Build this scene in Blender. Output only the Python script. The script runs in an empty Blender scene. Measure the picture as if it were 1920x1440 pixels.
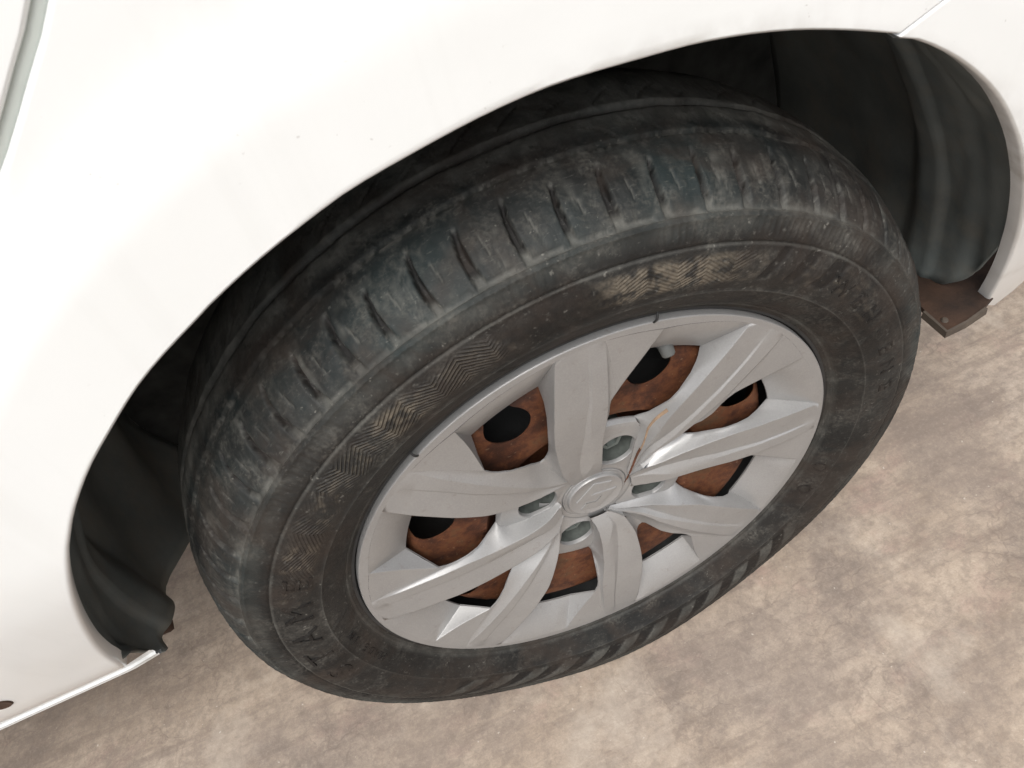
import bpy, bmesh, math, random
import numpy as np
from mathutils import Vector, Matrix
from mathutils.bvhtree import BVHTree

random.seed(7)
rng = np.random.default_rng(11)
C = bpy.context.scene.collection
scene = bpy.context.scene
R_ = math.radians

# ------------------------------------------------------------------ camera
CAM_P = Vector((-0.08091586, -0.28518937, 0.81453614))
CAM_RIGHT = Vector((0.91123826, -0.36446031, -0.19186847))
CAM_DOWN = Vector((-0.40116018, -0.67975731, -0.61400367))
CAM_FWD = Vector((0.09335597, 0.63647362, -0.76562784))
cam = bpy.data.cameras.new("camera")
cam_ob = bpy.data.objects.new("camera", cam)
C.objects.link(cam_ob)
m = Matrix.Identity(4)
for i in range(3):
    m[i][0] = CAM_RIGHT[i]; m[i][1] = -CAM_DOWN[i]; m[i][2] = -CAM_FWD[i]; m[i][3] = CAM_P[i]
cam_ob.matrix_world = m
cam.sensor_width = 36.0
cam.lens = 36.0 * 1450.0 / 1920.0
cam.clip_start = 0.01
cam.clip_end = 500
cam.dof.use_dof = True
cam.dof.focus_distance = 0.60
cam.dof.aperture_fstop = 22.0
scene.camera = cam_ob

# ------------------------------------------------------------------ light
SUN_EL, SUN_AZ = R_(60), R_(246)          # bearing measured from +x towards +y (270 = straight out from the wheel)
sun_dir = Vector((math.cos(SUN_EL) * math.cos(SUN_AZ), math.cos(SUN_EL) * math.sin(SUN_AZ), math.sin(SUN_EL)))
sl = bpy.data.lights.new("sun", 'SUN')
sl.energy = 1.5
sl.angle = R_(32)
sl.color = (1.0, 0.995, 0.975)
so = bpy.data.objects.new("sun", sl)
so.rotation_euler = sun_dir.to_track_quat('Z', 'Y').to_euler()
so.location = (-2, -4, 6)
C.objects.link(so)
w = bpy.data.worlds.new("World"); scene.world = w; w.use_nodes = True
nt = w.node_tree
bg = nt.nodes['Background']; bg.inputs[1].default_value = 0.125
sky = nt.nodes.new('ShaderNodeTexSky'); sky.sky_type = 'NISHITA'; sky.sun_disc = False
sky.sun_elevation = SUN_EL
sky.sun_rotation = math.atan2(sun_dir.x, sun_dir.y)
sky.air_density = 1.0; sky.dust_density = 4.0; sky.ozone_density = 0.6
hs = nt.nodes.new('ShaderNodeHueSaturation'); hs.inputs['Saturation'].default_value = 0.35
nt.links.new(sky.outputs[0], hs.inputs['Color']); nt.links.new(hs.outputs[0], bg.inputs[0])
scene.view_settings.view_transform = 'Standard'
scene.view_settings.look = 'None'
scene.view_settings.exposure = 0.62
scene.view_settings.gamma = 1.0

# ------------------------------------------------------------------ helpers
ZC = 0.29
HUB = Vector((0, 0, ZC))


def pt(r, a, y):                                    # polar point about the axle, hub-centred
    t = math.radians(a)
    return (r * math.cos(t), y, r * math.sin(t))


def tag(o, label=None, cat=None, group=None, kind=None):
    if label: o['label'] = label
    if cat: o['category'] = cat
    if group: o['group'] = group
    if kind: o['kind'] = kind
    return o


def link(name, me, parent=None, loc=(0, 0, 0)):
    o = bpy.data.objects.new(name, me); C.objects.link(o)
    o.location = loc
    if parent: o.parent = parent
    return o


def build(name, V, F, mat, parent=None, loc=(0, 0, 0), smooth=30, fix=None, merge=True):
    me = bpy.data.meshes.new(name)
    me.from_pydata([tuple(v) for v in V], [], [tuple(f) for f in F])
    bm = bmesh.new(); bm.from_mesh(me)
    if merge:
        bmesh.ops.remove_doubles(bm, verts=bm.verts, dist=2e-5)
        bmesh.ops.dissolve_degenerate(bm, edges=bm.edges, dist=1e-6)
    if fix:                                         # turn faces towards a direction or away from a point
        bmesh.ops.recalc_face_normals(bm, faces=bm.faces)
        if fix == 'out':
            bmesh.ops.reverse_faces(bm, faces=[f for f in bm.faces if f.normal.y > .02])
    bm.to_mesh(me); bm.free()
    me.materials.append(mat)
    if smooth:
        me.polygons.foreach_set('use_smooth', [True] * len(me.polygons))
        me.set_sharp_from_angle(angle=R_(smooth))
    me.update()
    return link(name, me, parent, loc)


def grid_faces(n, k, off=0, flip=False, wrap=False):
    F = []
    for i in range(n if wrap else n - 1):
        for j in range(k - 1):
            a, b = off + i * k + j, off + ((i + 1) % n) * k + j
            f = (a, b, b + 1, a + 1)
            F.append(f[::-1] if flip else f)
    return F


class MB:                                           # collects pieces into one mesh
    def __init__(s): s.V = []; s.F = []

    def grid(s, rows, flip=False, wrap=False):
        off = len(s.V); k = len(rows[0])
        for r in rows: s.V += [tuple(p) for p in r]
        s.F += grid_faces(len(rows), k, off, flip, wrap)

    def poly(s, pts):
        off = len(s.V); s.V += [tuple(p) for p in pts]; s.F.append(tuple(range(off, off + len(pts))))

    def build(s, name, mat, parent=None, loc=(0, 0, 0), smooth=30, fix=True):
        return build(name, s.V, s.F, mat, parent, loc, smooth, fix)


def lathe(profile, n=96, a0=0, a1=360):             # profile of (r, y) -> rows for MB.grid
    wrap = abs(a1 - a0) >= 360
    cnt = n if wrap else n + 1
    return [[pt(r, a0 + (a1 - a0) * i / n, y) for r, y in profile] for i in range(cnt)], wrap


# ------------------------------------------------------------------ materials
class Mat:
    def __init__(s, name):
        s.m = bpy.data.materials.new(name); s.m.use_nodes = True
        s.t = s.m.node_tree; s.b = s.t.nodes['Principled BSDF']

    def n(s, kind, **kw):
        nd = s.t.nodes.new('ShaderNode' + kind)
        for k, v in kw.items(): setattr(nd, k, v)
        return nd

    def l(s, a, b): s.t.links.new(a, b)

    def coord(s, scale=(1, 1, 1), rot=(0, 0, 0)):
        tc = s.n('TexCoord'); mp = s.n('Mapping'); mp.inputs['Scale'].default_value = scale; mp.inputs['Rotation'].default_value = rot
        s.l(tc.outputs['Object'], mp.inputs[0]); return mp.outputs[0]

    def noise(s, vec, scale, detail=5, rough=0.55, dist=0.0):
        x = s.n('TexNoise'); x.inputs['Scale'].default_value = scale; x.inputs['Detail'].default_value = detail
        x.inputs['Roughness'].default_value = rough; x.inputs['Distortion'].default_value = dist
        s.l(vec, x.inputs['Vector']); return x.outputs['Fac']

    def ramp(s, fac, stops):
        r = s.n('ValToRGB'); e = r.color_ramp.elements
        while len(e) < len(stops): e.new(0.5)
        for el, (p, c) in zip(e, stops):
            el.position = p; el.color = (c, c, c, 1) if isinstance(c, (int, float)) else (*c, 1)
        s.l(fac, r.inputs[0]); return r.outputs[0]

    def mix(s, fac, a, b, mode='MIX'):
        x = s.n('Mix', data_type='RGBA', blend_type=mode)
        for v, i in ((fac, 0), (a, 6), (b, 7)):
            if hasattr(v, 'links'): s.l(v, x.inputs[i])
            else: x.inputs[i].default_value = v if i == 0 else ((*v, 1) if not isinstance(v, (int, float)) else (v, v, v, 1))
        return x.outputs[2]

    def math(s, op, a, b=None, clamp=False):
        x = s.n('Math', operation=op); x.use_clamp = clamp
        for v, i in ((a, 0), (b, 1)):
            if v is None: continue
            if hasattr(v, 'links'): s.l(v, x.inputs[i])
            else: x.inputs[i].default_value = v
        return x.outputs[0]

    def bump(s, h, dist, strength=1.0, normal=None):
        x = s.n('Bump'); x.inputs['Distance'].default_value = dist; x.inputs['Strength'].default_value = strength
        s.l(h, x.inputs['Height'])
        if normal is not None: s.l(normal, x.inputs['Normal'])
        return x.outputs[0]

    def set(s, **kw):
        names = dict(color='Base Color', rough='Roughness', metal='Metallic', normal='Normal', coat='Coat Weight', coat_rough='Coat Roughness', spec='Specular IOR Level', sheen='Sheen Weight')
        for k, v in kw.items():
            i = s.b.inputs[names[k]]
            if hasattr(v, 'links'): s.l(v, i)
            elif k == 'color': i.default_value = (*v, 1)
            else: i.default_value = v
        return s.m


def mat_paint():
    k = Mat('white_paint'); v = k.coord()
    big = k.noise(v, 5, 4)
    c = k.mix(k.ramp(big, [(0.35, 0.0), (0.75, 1.0)]), (0.785, 0.80, 0.79), (0.735, 0.745, 0.73))
    # sparse specks and faint vertical dirt runs
    sp = k.ramp(k.noise(v, 240, 2), [(0.735, 0.0), (0.76, 1.0)])
    zone = k.ramp(k.noise(v, 9, 2), [(0.5, 0.0), (0.62, 1.0)])
    c = k.mix(k.math('MULTIPLY', k.math('MULTIPLY', sp, zone), 0.35), c, (0.25, 0.23, 0.2))
    run = k.ramp(k.noise(k.coord((60, 60, 2)), 1, 3), [(0.52, 0.0), (0.8, 1.0)])
    c = k.mix(k.math('MULTIPLY', run, 0.07), c, (0.35, 0.33, 0.28))
    at = k.n('Attribute', attribute_name='grime')
    dn = k.ramp(k.noise(v, 70, 5), [(0.35, 0.15), (0.7, 1.0)])
    c = k.mix(k.math('MULTIPLY', k.math('MULTIPLY', at.outputs['Fac'], dn), 0.75), c, (0.23, 0.20, 0.16))
    bv = k.n('Bevel'); bv.inputs['Radius'].default_value = 0.0012
    peel = k.bump(k.noise(v, 350, 1), 0.00012, 0.35, bv.outputs[0])
    return k.set(color=c, rough=0.32, coat=0.6, coat_rough=0.08, normal=peel)


def mat_silver():
    k = Mat('silver_plastic'); v = k.coord()
    n1 = k.noise(v, 22, 5); n2 = k.noise(v, 900, 1)
    c = k.mix(k.ramp(n1, [(0.3, 0.0), (0.75, 1.0)]), (0.352, 0.348, 0.342), (0.302, 0.297, 0.290))
    c = k.mix(k.math('MULTIPLY', k.ramp(n2, [(0.4, 0.0), (0.8, 1.0)]), 0.35), c, (0.44, 0.43, 0.42))
    dust = k.ramp(k.noise(v, 150, 6, 0.7), [(0.60, 0.0), (0.72, 1.0)])
    c = k.mix(k.math('MULTIPLY', dust, 0.35), c, (0.20, 0.165, 0.13))
    bv = k.n('Bevel'); bv.inputs['Radius'].default_value = 0.0011
    nm = k.bump(n2, 0.0001, 0.25, bv.outputs[0])
    r = k.ramp(n1, [(0.3, 0.40), (0.7, 0.50)])
    return k.set(color=c, metal=0.5, rough=r, normal=nm)


def mat_rust():
    k = Mat('rusty_steel'); v = k.coord()
    n1 = k.noise(v, 34, 8, 0.72); n2 = k.noise(v, 260, 4, 0.6)
    c = k.ramp(n1, [(0.30, (0.016, 0.009, 0.006)), (0.43, (0.052, 0.020, 0.011)), (0.54, (0.120, 0.044, 0.019)), (0.63, (0.095, 0.048, 0.024)), (0.74, (0.045, 0.031, 0.019))])
    c = k.mix(k.ramp(n2, [(0.45, 0.0), (0.7, 0.55)]), c, (0.060, 0.020, 0.011))
    sp = k.ramp(k.noise(v, 330, 1), [(0.72, 0.0), (0.76, 1.0)])
    c = k.mix(k.math('MULTIPLY', sp, 0.22), c, (0.36, 0.24, 0.16))
    return k.set(color=c, rough=0.7, normal=k.bump(n2, 0.0006, 0.5), spec=0.25)


def mat_plain(name, color, rough=0.6, metal=0.0, var=0.35, scale=40, bump=0.0003, spec=0.5):
    k = Mat(name); v = k.coord(); n1 = k.noise(v, scale, 5)
    c = k.mix(k.ramp(n1, [(0.3, 0.0), (0.75, 1.0)]), tuple(x * (1 - var) for x in color), tuple(x * (1 + var) for x in color))
    return k.set(color=c, rough=rough, metal=metal, spec=spec, normal=k.bump(k.noise(v, scale * 9, 3), bump, 0.5))


def mat_rubber():
    k = Mat('tyre_rubber'); v = k.coord()
    n1 = k.noise(v, 13, 6, 0.6); n2 = k.noise(v, 48, 8, 0.72, 0.3); n3 = k.noise(v, 420, 4, 0.6); n4 = k.noise(v, 8, 3)
    base = k.mix(k.ramp(n1, [(0.34, 0.0), (0.68, 1.0)]), (0.0065, 0.006, 0.0058), (0.024, 0.0225, 0.0205))
    teal = k.ramp(n4, [(0.40, 0.0), (0.62, 0.75)])
    uv = k.n('UVMap', uv_map='polar'); sx = k.n('SeparateXYZ'); k.l(uv.outputs[0], sx.inputs[0])
    crown = k.math('MULTIPLY', k.math('SUBTRACT', sx.outputs[1], 252.0), 0.08, clamp=True)
    base = k.mix(k.math('MULTIPLY', teal, k.math('ADD', k.math('MULTIPLY', crown, 0.62), 0.10)), base, (0.018, 0.030, 0.031))
    dust = k.math('MULTIPLY', k.ramp(n2, [(0.47, 0.0), (0.68, 1.0)]), k.ramp(n3, [(0.40, 0.15), (0.62, 1.0)]))
    base = k.mix(k.math('MULTIPLY', dust, 0.55), base, (0.120, 0.112, 0.096))
    a = k.n('Attribute', attribute_name='wear_shading'); sep = k.n('SeparateColor'); k.l(a.outputs['Color'], sep.inputs[0])
    # R: brown soil  G: pale scuffing on raised edges, painted light on inner tread  B: knurled chevron zone
    soil = k.math('MULTIPLY', sep.outputs[0], k.ramp(n3, [(0.3, 0.45), (0.62, 1.0)]))
    base = k.mix(soil, base, (0.135, 0.113, 0.085))
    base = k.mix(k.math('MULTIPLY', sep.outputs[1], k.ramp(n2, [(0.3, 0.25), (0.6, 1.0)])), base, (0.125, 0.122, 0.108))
    base = k.mix(k.math('MULTIPLY', a.outputs['Alpha'], 0.85), base, (0.008, 0.007, 0.0065))  # alpha: dark moulded bars, and slot shade put into the colour
    br = k.ramp(k.noise(v, 19, 4, 0.6, 0.5), [(0.46, 0.0), (0.66, 0.7)])
    base = k.mix(br, base, (0.032, 0.024, 0.019))
    scr = k.ramp(k.noise(k.coord((30, 160, 30), (R_(20), 0, R_(30))), 6, 5, 0.7), [(0.60, 0.0), (0.72, 1.0)])
    base = k.mix(k.math('MULTIPLY', scr, 0.42), base, (0.14, 0.135, 0.12))
    fleck = k.ramp(k.noise(v, 300, 2), [(0.68, 0.0), (0.74, 1.0)])
    base = k.mix(k.math('MULTIPLY', fleck, k.math('MULTIPLY', k.ramp(n1, [(0.45, 0.0), (0.65, 1.0)]), 0.55)), base, (0.26, 0.25, 0.22))
    # chevron knurling from the uv map: u = angle / 5 degrees, v = radial mm
    tri = k.math('PINGPONG', sx.outputs[0], 1.0)
    ph = k.math('ADD', k.math('MULTIPLY', tri, 26.0), k.math('MULTIPLY', sx.outputs[1], 2.6))
    wav = k.math('MULTIPLY', k.math('SINE', ph), sep.outputs[2])
    base = k.mix(k.math('MULTIPLY', k.ramp(wav, [(0.35, 0.0), (0.8, 1.0)]), 0.28), base, (0.15, 0.13, 0.10))
    nm = k.bump(n3, 0.0006, 0.55); nm = k.bump(n2, 0.0012, 0.35, nm); nm = k.bump(wav, 0.0007, 0.9, nm)
    r = k.ramp(n2, [(0.3, 0.50), (0.7, 0.78)])
    return k.set(color=base, rough=r, normal=nm, spec=0.22)


def mat_ground():
    k = Mat('old_concrete'); v = k.coord()
    st = k.coord((1.0, 1.6, 1), (0, 0, R_(-20)))
    n1 = k.noise(st, 2.6, 8, 0.70, 0.1); n2 = k.noise(st, 15, 9, 0.76, 0.1); n3 = k.noise(v, 75, 6, 0.7); n4 = k.noise(v, 520, 4, 0.7)
    c = k.ramp(n1, [(0.26, (0.195, 0.148, 0.114)), (0.42, (0.305, 0.238, 0.182)), (0.54, (0.425, 0.342, 0.265)), (0.72, (0.465, 0.388, 0.315))])
    c = k.mix(k.ramp(n2, [(0.34, 0.6), (0.50, 0.0)]), c, (0.165, 0.122, 0.093))
    c = k.mix(k.ramp(n2, [(0.55, 0.0), (0.80, 0.30)]), c, (0.43, 0.355, 0.27))
    sk = k.noise(k.coord((2.2, 30, 1), (0, 0, R_(-14))), 1.6, 6, 0.7)
    c = k.mix(k.ramp(sk, [(0.38, 0.50), (0.50, 0.0)]), c, (0.19, 0.145, 0.115))
    rd = k.ramp(k.noise(st, 9, 6, 0.68, 0.2), [(0.55, 0.0), (0.68, 0.6)])
    c = k.mix(rd, c, (0.35, 0.235, 0.195))
    c = k.mix(k.ramp(n3, [(0.40, 0.55), (0.55, 0.0)]), c, (0.22, 0.175, 0.140))
    c = k.mix(k.ramp(n4, [(0.35, 0.30), (0.62, 0.0)]), c, (0.20, 0.16, 0.125))
    # fine craze lines, broken up
    wv = k.n('Mix', data_type='VECTOR'); wv.inputs[0].default_value = 0.06
    nz = k.n('TexNoise'); nz.inputs['Scale'].default_value = 22; nz.inputs['Detail'].default_value = 4; k.l(v, nz.inputs['Vector'])
    k.l(v, wv.inputs[4]); k.l(nz.outputs['Color'], wv.inputs[5])
    cr = None
    for sc, wdt in ((19, 0.030), (44, 0.05)):
        vo = k.n('TexVoronoi', feature='DISTANCE_TO_EDGE'); vo.inputs['Scale'].default_value = sc; k.l(wv.outputs[1], vo.inputs['Vector'])
        x = k.ramp(vo.outputs['Distance'], [(0.0, 1.0), (wdt, 0.0)])
        cr = x if cr is None else k.math('MAXIMUM', cr, k.math('MULTIPLY', x, 0.6))
    crm = k.math('MULTIPLY', cr, k.ramp(k.noise(v, 7, 3), [(0.40, 0.0), (0.64, 0.40)]))
    c = k.mix(crm, c, (0.155, 0.115, 0.090))
    stain = k.ramp(k.noise(st, 3.4, 8, 0.68, 0.25), [(0.47, 0.0), (0.62, 0.62)])
    c = k.mix(stain, c, (0.190, 0.152, 0.128))
    st2 = k.ramp(k.noise(v, 6.5, 8, 0.72, 0.2), [(0.53, 0.0), (0.68, 0.6)])
    c = k.mix(st2, c, (0.135, 0.108, 0.094))
    lt = k.ramp(k.noise(k.coord((1, 1, 1), (0, 0, 1.1)), 4.6, 8, 0.72, 0.1), [(0.52, 0.0), (0.68, 0.7)])
    c = k.mix(lt, c, (0.46, 0.395, 0.325))
    gr = k.noise(v, 210, 8, 0.8)
    c = k.mix(k.ramp(gr, [(0.36, 0.16), (0.50, 0.0)]), c, (0.15, 0.115, 0.09))
    c = k.mix(k.ramp(gr, [(0.52, 0.0), (0.68, 0.25)]), c, (0.52, 0.44, 0.35))
    gl = k.ramp(k.noise(v, 170, 1), [(0.765, 0.0), (0.78, 1.0)])
    c = k.mix(k.math('MULTIPLY', gl, 0.5), c, (0.6, 0.55, 0.48))
    nm = k.bump(n4, 0.0006, 0.4); nm = k.bump(n3, 0.0015, 0.35, nm); nm = k.bump(k.math('SUBTRACT', 1.0, crm), 0.0008, 0.5, nm)
    return k.set(color=c, rough=k.ramp(n2, [(0.3, 0.55), (0.7, 0.75)]), normal=nm, spec=0.35)


def mat_liner():
    k = Mat('black_liner_plastic'); v = k.coord()
    n1 = k.noise(v, 12, 5); n2 = k.noise(v, 60, 6, 0.65)
    c = k.mix(k.ramp(n1, [(0.35, 0.0), (0.7, 1.0)]), (0.085, 0.099, 0.097), (0.165, 0.180, 0.170))
    c = k.mix(k.math('MULTIPLY', k.ramp(k.noise(v, 17, 9, 0.74), [(0.47, 0.0), (0.68, 1.0)]), 0.42), c, (0.19, 0.162, 0.125))
    sp = k.ramp(k.noise(v, 160, 2), [(0.72, 0.0), (0.77, 1.0)])
    c = k.mix(k.math('MULTIPLY', sp, 0.35), c, (0.2, 0.18, 0.15))
    return k.set(color=c, rough=0.62, normal=k.bump(n2, 0.002, 0.3), spec=0.4)


PAINT, SILVER, RUST, RUBBER, GROUND, LINER = mat_paint(), mat_silver(), mat_rust(), mat_rubber(), mat_ground(), mat_liner()
BLACK = mat_plain('black_plastic', (0.02, 0.02, 0.02), 0.6)
DARKIN = mat_plain('dark_grimy_steel', (0.015, 0.015, 0.016), 0.75)
BROWN = mat_plain('muddy_undertray', (0.040, 0.020, 0.011), 0.9, var=0.6, scale=30, bump=0.001)
BOLTM = mat_plain('galvanised_bolt', (0.17, 0.19, 0.175), 0.5, 0.4)
WELLM = mat_plain('shaded_grey_plastic', (0.070, 0.078, 0.070), 0.7, var=.4, scale=120)  # the shade inside the wells is put into this darker grey
WALLM = mat_plain('dark_wheel_house', (0.045, 0.047, 0.045), 0.95, spec=0.05)
SEAL = mat_plain('grey_green_seal', (0.56, 0.60, 0.56), 0.5, var=0.05)
CAPM = mat_plain('grey_valve_plastic', (0.085, 0.088, 0.085), 0.55)
STREAK = mat_plain('rust_stain', (0.085, 0.030, 0.013), 0.8, var=0.5, scale=160)
STREAKL = mat_plain('pale_rust_stain', (0.27, 0.185, 0.12), 0.8, var=0.3, scale=160)
SHELLM = mat_plain('underbody_paint', (0.10, 0.10, 0.10), 0.8)

# ------------------------------------------------------------------ setting
g = MB(); S = 60.0
xs = [-S, -6, -2, -1, 0, 1, 2, 6, S]
g.grid([[(x, y, 0.0) for y in xs] for x in xs])
tag(g.build('ground', GROUND, fix=False), kind='structure')

car = bpy.data.objects.new('car', None); C.objects.link(car)
car.empty_display_size = 0.2
tag(car, 'white parked car with a dusty rear tyre and silver spoked wheel cover', 'car')

# ------------------------------------------------------------------ tyre
def smoothstep(a, b, x):
    t = np.clip((x - a) / (b - a), 0, 1); return t * t * (3 - 2 * t)


def vnoise(x, y, seed=0):                           # value noise on arrays
    xi, yi = np.floor(x).astype(int), np.floor(y).astype(int); fx, fy = x - xi, y - yi
    fx, fy = fx * fx * (3 - 2 * fx), fy * fy * (3 - 2 * fy)
    def h(i, j):
        n = (i * 374761393 + j * 668265263 + seed * 974711) & 0xffffffff
        n = ((n ^ (n >> 13)) * 1274126177) & 0xffffffff
        return ((n ^ (n >> 16)) & 0xffff) / 65535.0
    return (h(xi, yi) * (1 - fx) + h(xi + 1, yi) * fx) * (1 - fy) + (h(xi, yi + 1) * (1 - fx) + h(xi + 1, yi + 1) * fx) * fy


PROF = [(.1800, .034), (.1840, .022), (.1880, .012), (.1915, .0055), (.1940, .0020), (.1955, .0022), (.1962, .0008), (.1978, .0000), (.1984, .0006), (.1992, -.0012), (.2010, -.0030),
        (.2040, -.0050), (.2090, -.0082), (.2150, -.0114), (.2160, -.0122), (.2167, -.0128), (.2174, -.0124), (.2200, -.0132), (.2260, -.0147), (.2330, -.0152),
        (.2400, -.0144), (.2470, -.0124), (.2486, -.0120), (.2494, -.0105), (.2502, -.0114), (.2550, -.0103), (.2610, -.0083), (.2632, -.0080), (.2642, -.0082),
        (.2650, -.0060), (.2662, -.0062), (.2690, -.0035), (.2730, .0010), (.2770, .0065), (.2805, .0130), (.2835, .0205), (.2862, .0290), (.2876, .0345),
        (.2880, .0362), (.2882, .0378), (.2892, .0395), (.2908, .0480), (.2920, .0580), (.2924, .0660), (.2924, .0900), (.2918, .1000), (.2905, .1080), (.2880, .1180), (.2830, .1320), (.2740, .1440), (.2640, .1510),
        (.2400, .1580), (.2150, .1540), (.1980, .1400), (.1850, .1300)]


def resample(prof):
    out = []
    for (r0, y0), (r1, y1) in zip(prof[:-1], prof[1:]):
        L = math.hypot(r1 - r0, y1 - y0)
        step = 0.0016 if y0 < 0.075 and r0 > .19 else 0.008
        k = max(1, int(L / step))
        out += [(r0 + (r1 - r0) * i / k, y0 + (y1 - y0) * i / k) for i in range(k)]
    return np.array(out + [prof[-1]])


pr = resample(PROF)
NA = 2048
ang = np.linspace(0, 360, NA, endpoint=False)
Pr, Py = pr[:, 0], pr[:, 1]
ds = np.hypot(np.diff(Pr), np.diff(Py)); arc = np.r_[0, np.cumsum(ds)]
tr, ty = np.gradient(Pr, arc), np.gradient(Py, arc)
nr, ny = -ty * -1, tr * -1                          # outward normal of the profile
nr, ny = ty, -tr
# (walking outwards along the outer sidewall r grows, so the outward normal has -y)
A2, K2 = np.meshgrid(ang, np.arange(len(pr)), indexing='ij')
r2, y2 = Pr[K2], Py[K2]
i264 = np.argmin(abs(Pr - .2664) + (Py > .05)); s0 = arc[i264]; sarc = arc[K2] - s0   # arc length from the foot of the shoulder blocks
depth = np.zeros_like(r2)
NS = 66; per = 360 / NS
jit = (rng.random(NS) - .5) * 0.5
# shoulder slots: slanted, foot bending clockwise (to smaller angles)
sl_top = 0.040
for k in range(NS):
    c0 = k * per + jit[k]
    wid = 0.60 if k % 3 else 0.76
    top = sl_top * (1.0 if k % 2 else 0.93)
    u = np.clip(sarc / top, 0, 1)
    cen = c0 + 0.55 * np.sin(u * math.pi * .9) - 0.3 * u
    d = (A2 - cen + 180) % 360 - 180
    ww = wid * (1.0 - 0.55 * u)
    prof_ = smoothstep(1.0, 0.70, abs(d) / ww) * (sarc > 0.0012) * (sarc < top)
    dep = 0.0052 * smoothstep(1.02, 0.80, sarc / top) * (0.30 + 0.7 * smoothstep(0, .40, u))
    depth = np.maximum(depth, prof_ * dep)
    # the foot: short shallow slot along the shoulder line
    fd = (A2 - c0 + 180) % 360 - 180
    foot = smoothstep(-4.1, -3.7, fd) * smoothstep(0.4, 0.1, fd) * smoothstep(0.0008, 0.0016, sarc) * smoothstep(0.0042, 0.0032, sarc)
    depth = np.maximum(depth, foot * 0.0012)
    # short sipe between two slots
    c1 = c0 + per * 0.55
    cs = c1 + 1.0 * u
    d = (A2 - cs + 180) % 360 - 180
    sp = smoothstep(0.16, 0.05, abs(d)) * (sarc > 0.015) * (sarc < 0.027)
    depth = np.maximum(depth, sp * 0.0009)
    # curved sipes on the centre ribs
    for lo, hi, sl in ((0.0525, 0.070, 3.6), (0.084, 0.103, -4.0)):
        uu = (sarc - lo) / (hi - lo)
        if k % 3 == 0: uu = uu * 1.35
        cs = c0 + 2 + sl * np.clip(uu, 0, 1) ** 1.4
        d = (A2 - cs + 180) % 360 - 180
        sp = smoothstep(0.15, 0.04, abs(d)) * (uu > 0.05) * (uu < 0.95)
        depth = np.maximum(depth, sp * 0.0011)
# long grooves
for sg, wg, dg in ((0.0502, 0.0012, 0.0010), (0.0775, 0.0034, 0.0048), (0.1080, 0.0036, 0.0048)):
    depth = np.maximum(depth, dg * smoothstep(1.0, 0.5, abs(sarc - sg + 0.0006 * np.sin(np.radians(A2) * 9)) / wg))
# worn surface, ragged rib edges
rag = vnoise(A2 * 1.7, sarc * 160, 3) - .5
depth += 0.0005 * rag * (sarc > -0.04)
depth += 0.0005 * (vnoise(A2 * 6.0, sarc * 900, 13) - .5) * (sarc > 0) * (vnoise(A2 * .6, sarc * 60, 14) > .5)
depth += 0.0009 * (vnoise(A2 * .35, sarc * 40, 8) - .5) * (sarc > 0)
# small radial rib marks of the rim-side band
small = (sarc < -0.004) & (sarc > -0.0155)
depth -= 0.0003 * small * (np.sin(np.radians(A2) * 360 * 1.0) > 0.2) * (vnoise(A2 * .12, sarc * 0, 5) > .45)
# small step lines across the inner band
for al in (170, 232, 15, -38, 100):
    d = abs((A2 - al - (r2 - .2) * 180 + 180) % 360 - 180)
    depth -= 0.0006 * smoothstep(0.30, 0.1, d) * (r2 > .1995) * (r2 < .2165) * (y2 < .02)
aa = A2 % 360
def band(lo, hi, f=4): return smoothstep(lo - f, lo + f, aa) * smoothstep(hi + f, hi - f, aa)
dark = np.zeros_like(r2)
lo_ = (r2 > .221) * (r2 < .2475) * (y2 < .02)
barp = ((aa - 222 + (r2 - .22) * 260) % 8.2) / 8.2
dark += lo_ * band(222, 318, 2) * smoothstep(.06, .10, barp) * smoothstep(.58, .54, barp)
dark += lo_ * smoothstep(84.5, 86, aa - (r2 - .235) * 200) * smoothstep(100.5, 98, aa - (r2 - .235) * 260) * .8
for b0, b1 in ((44.5, 48.5), (51.5, 54.5), (57.5, 60.0)):
    ab = aa + (r2 - .235) * 120
    dark += lo_ * (r2 > .226) * smoothstep(b0, b0 + .6, ab) * smoothstep(b1, b1 - .6, ab) * .9
dark = np.clip(dark, 0, 1)
depth += .0009 * dark
dark = np.clip(dark + 1.0 * smoothstep(.0010, .0022, depth) * smoothstep(.005, .012, sarc) * (sarc < .045), 0, 1)  # upper part of the slots darkened in colour as painted shade
Rr = r2 - depth * nr[K2]
Yy = y2 - depth * ny[K2]
# bulge and flat where the tyre stands on the ground
wb = np.exp(-(((A2 - 270) / 24.0) ** 2))
sh = smoothstep(.215, .262, r2) * smoothstep(.07, .01, y2)
Yy -= 0.007 * wb * smoothstep(.200, .240, r2) * smoothstep(.06, .0, y2)
Rr += 0.0075 * wb * smoothstep(.25, .283, r2) * (y2 < .14)
X = Rr * np.cos(np.radians(A2)); Z = Rr * np.sin(np.radians(A2))
Z = np.maximum(Z, -ZC + 0.0012)
VV = np.stack([X, Yy, Z], -1).reshape(-1, 3)
K = len(pr)
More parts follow.
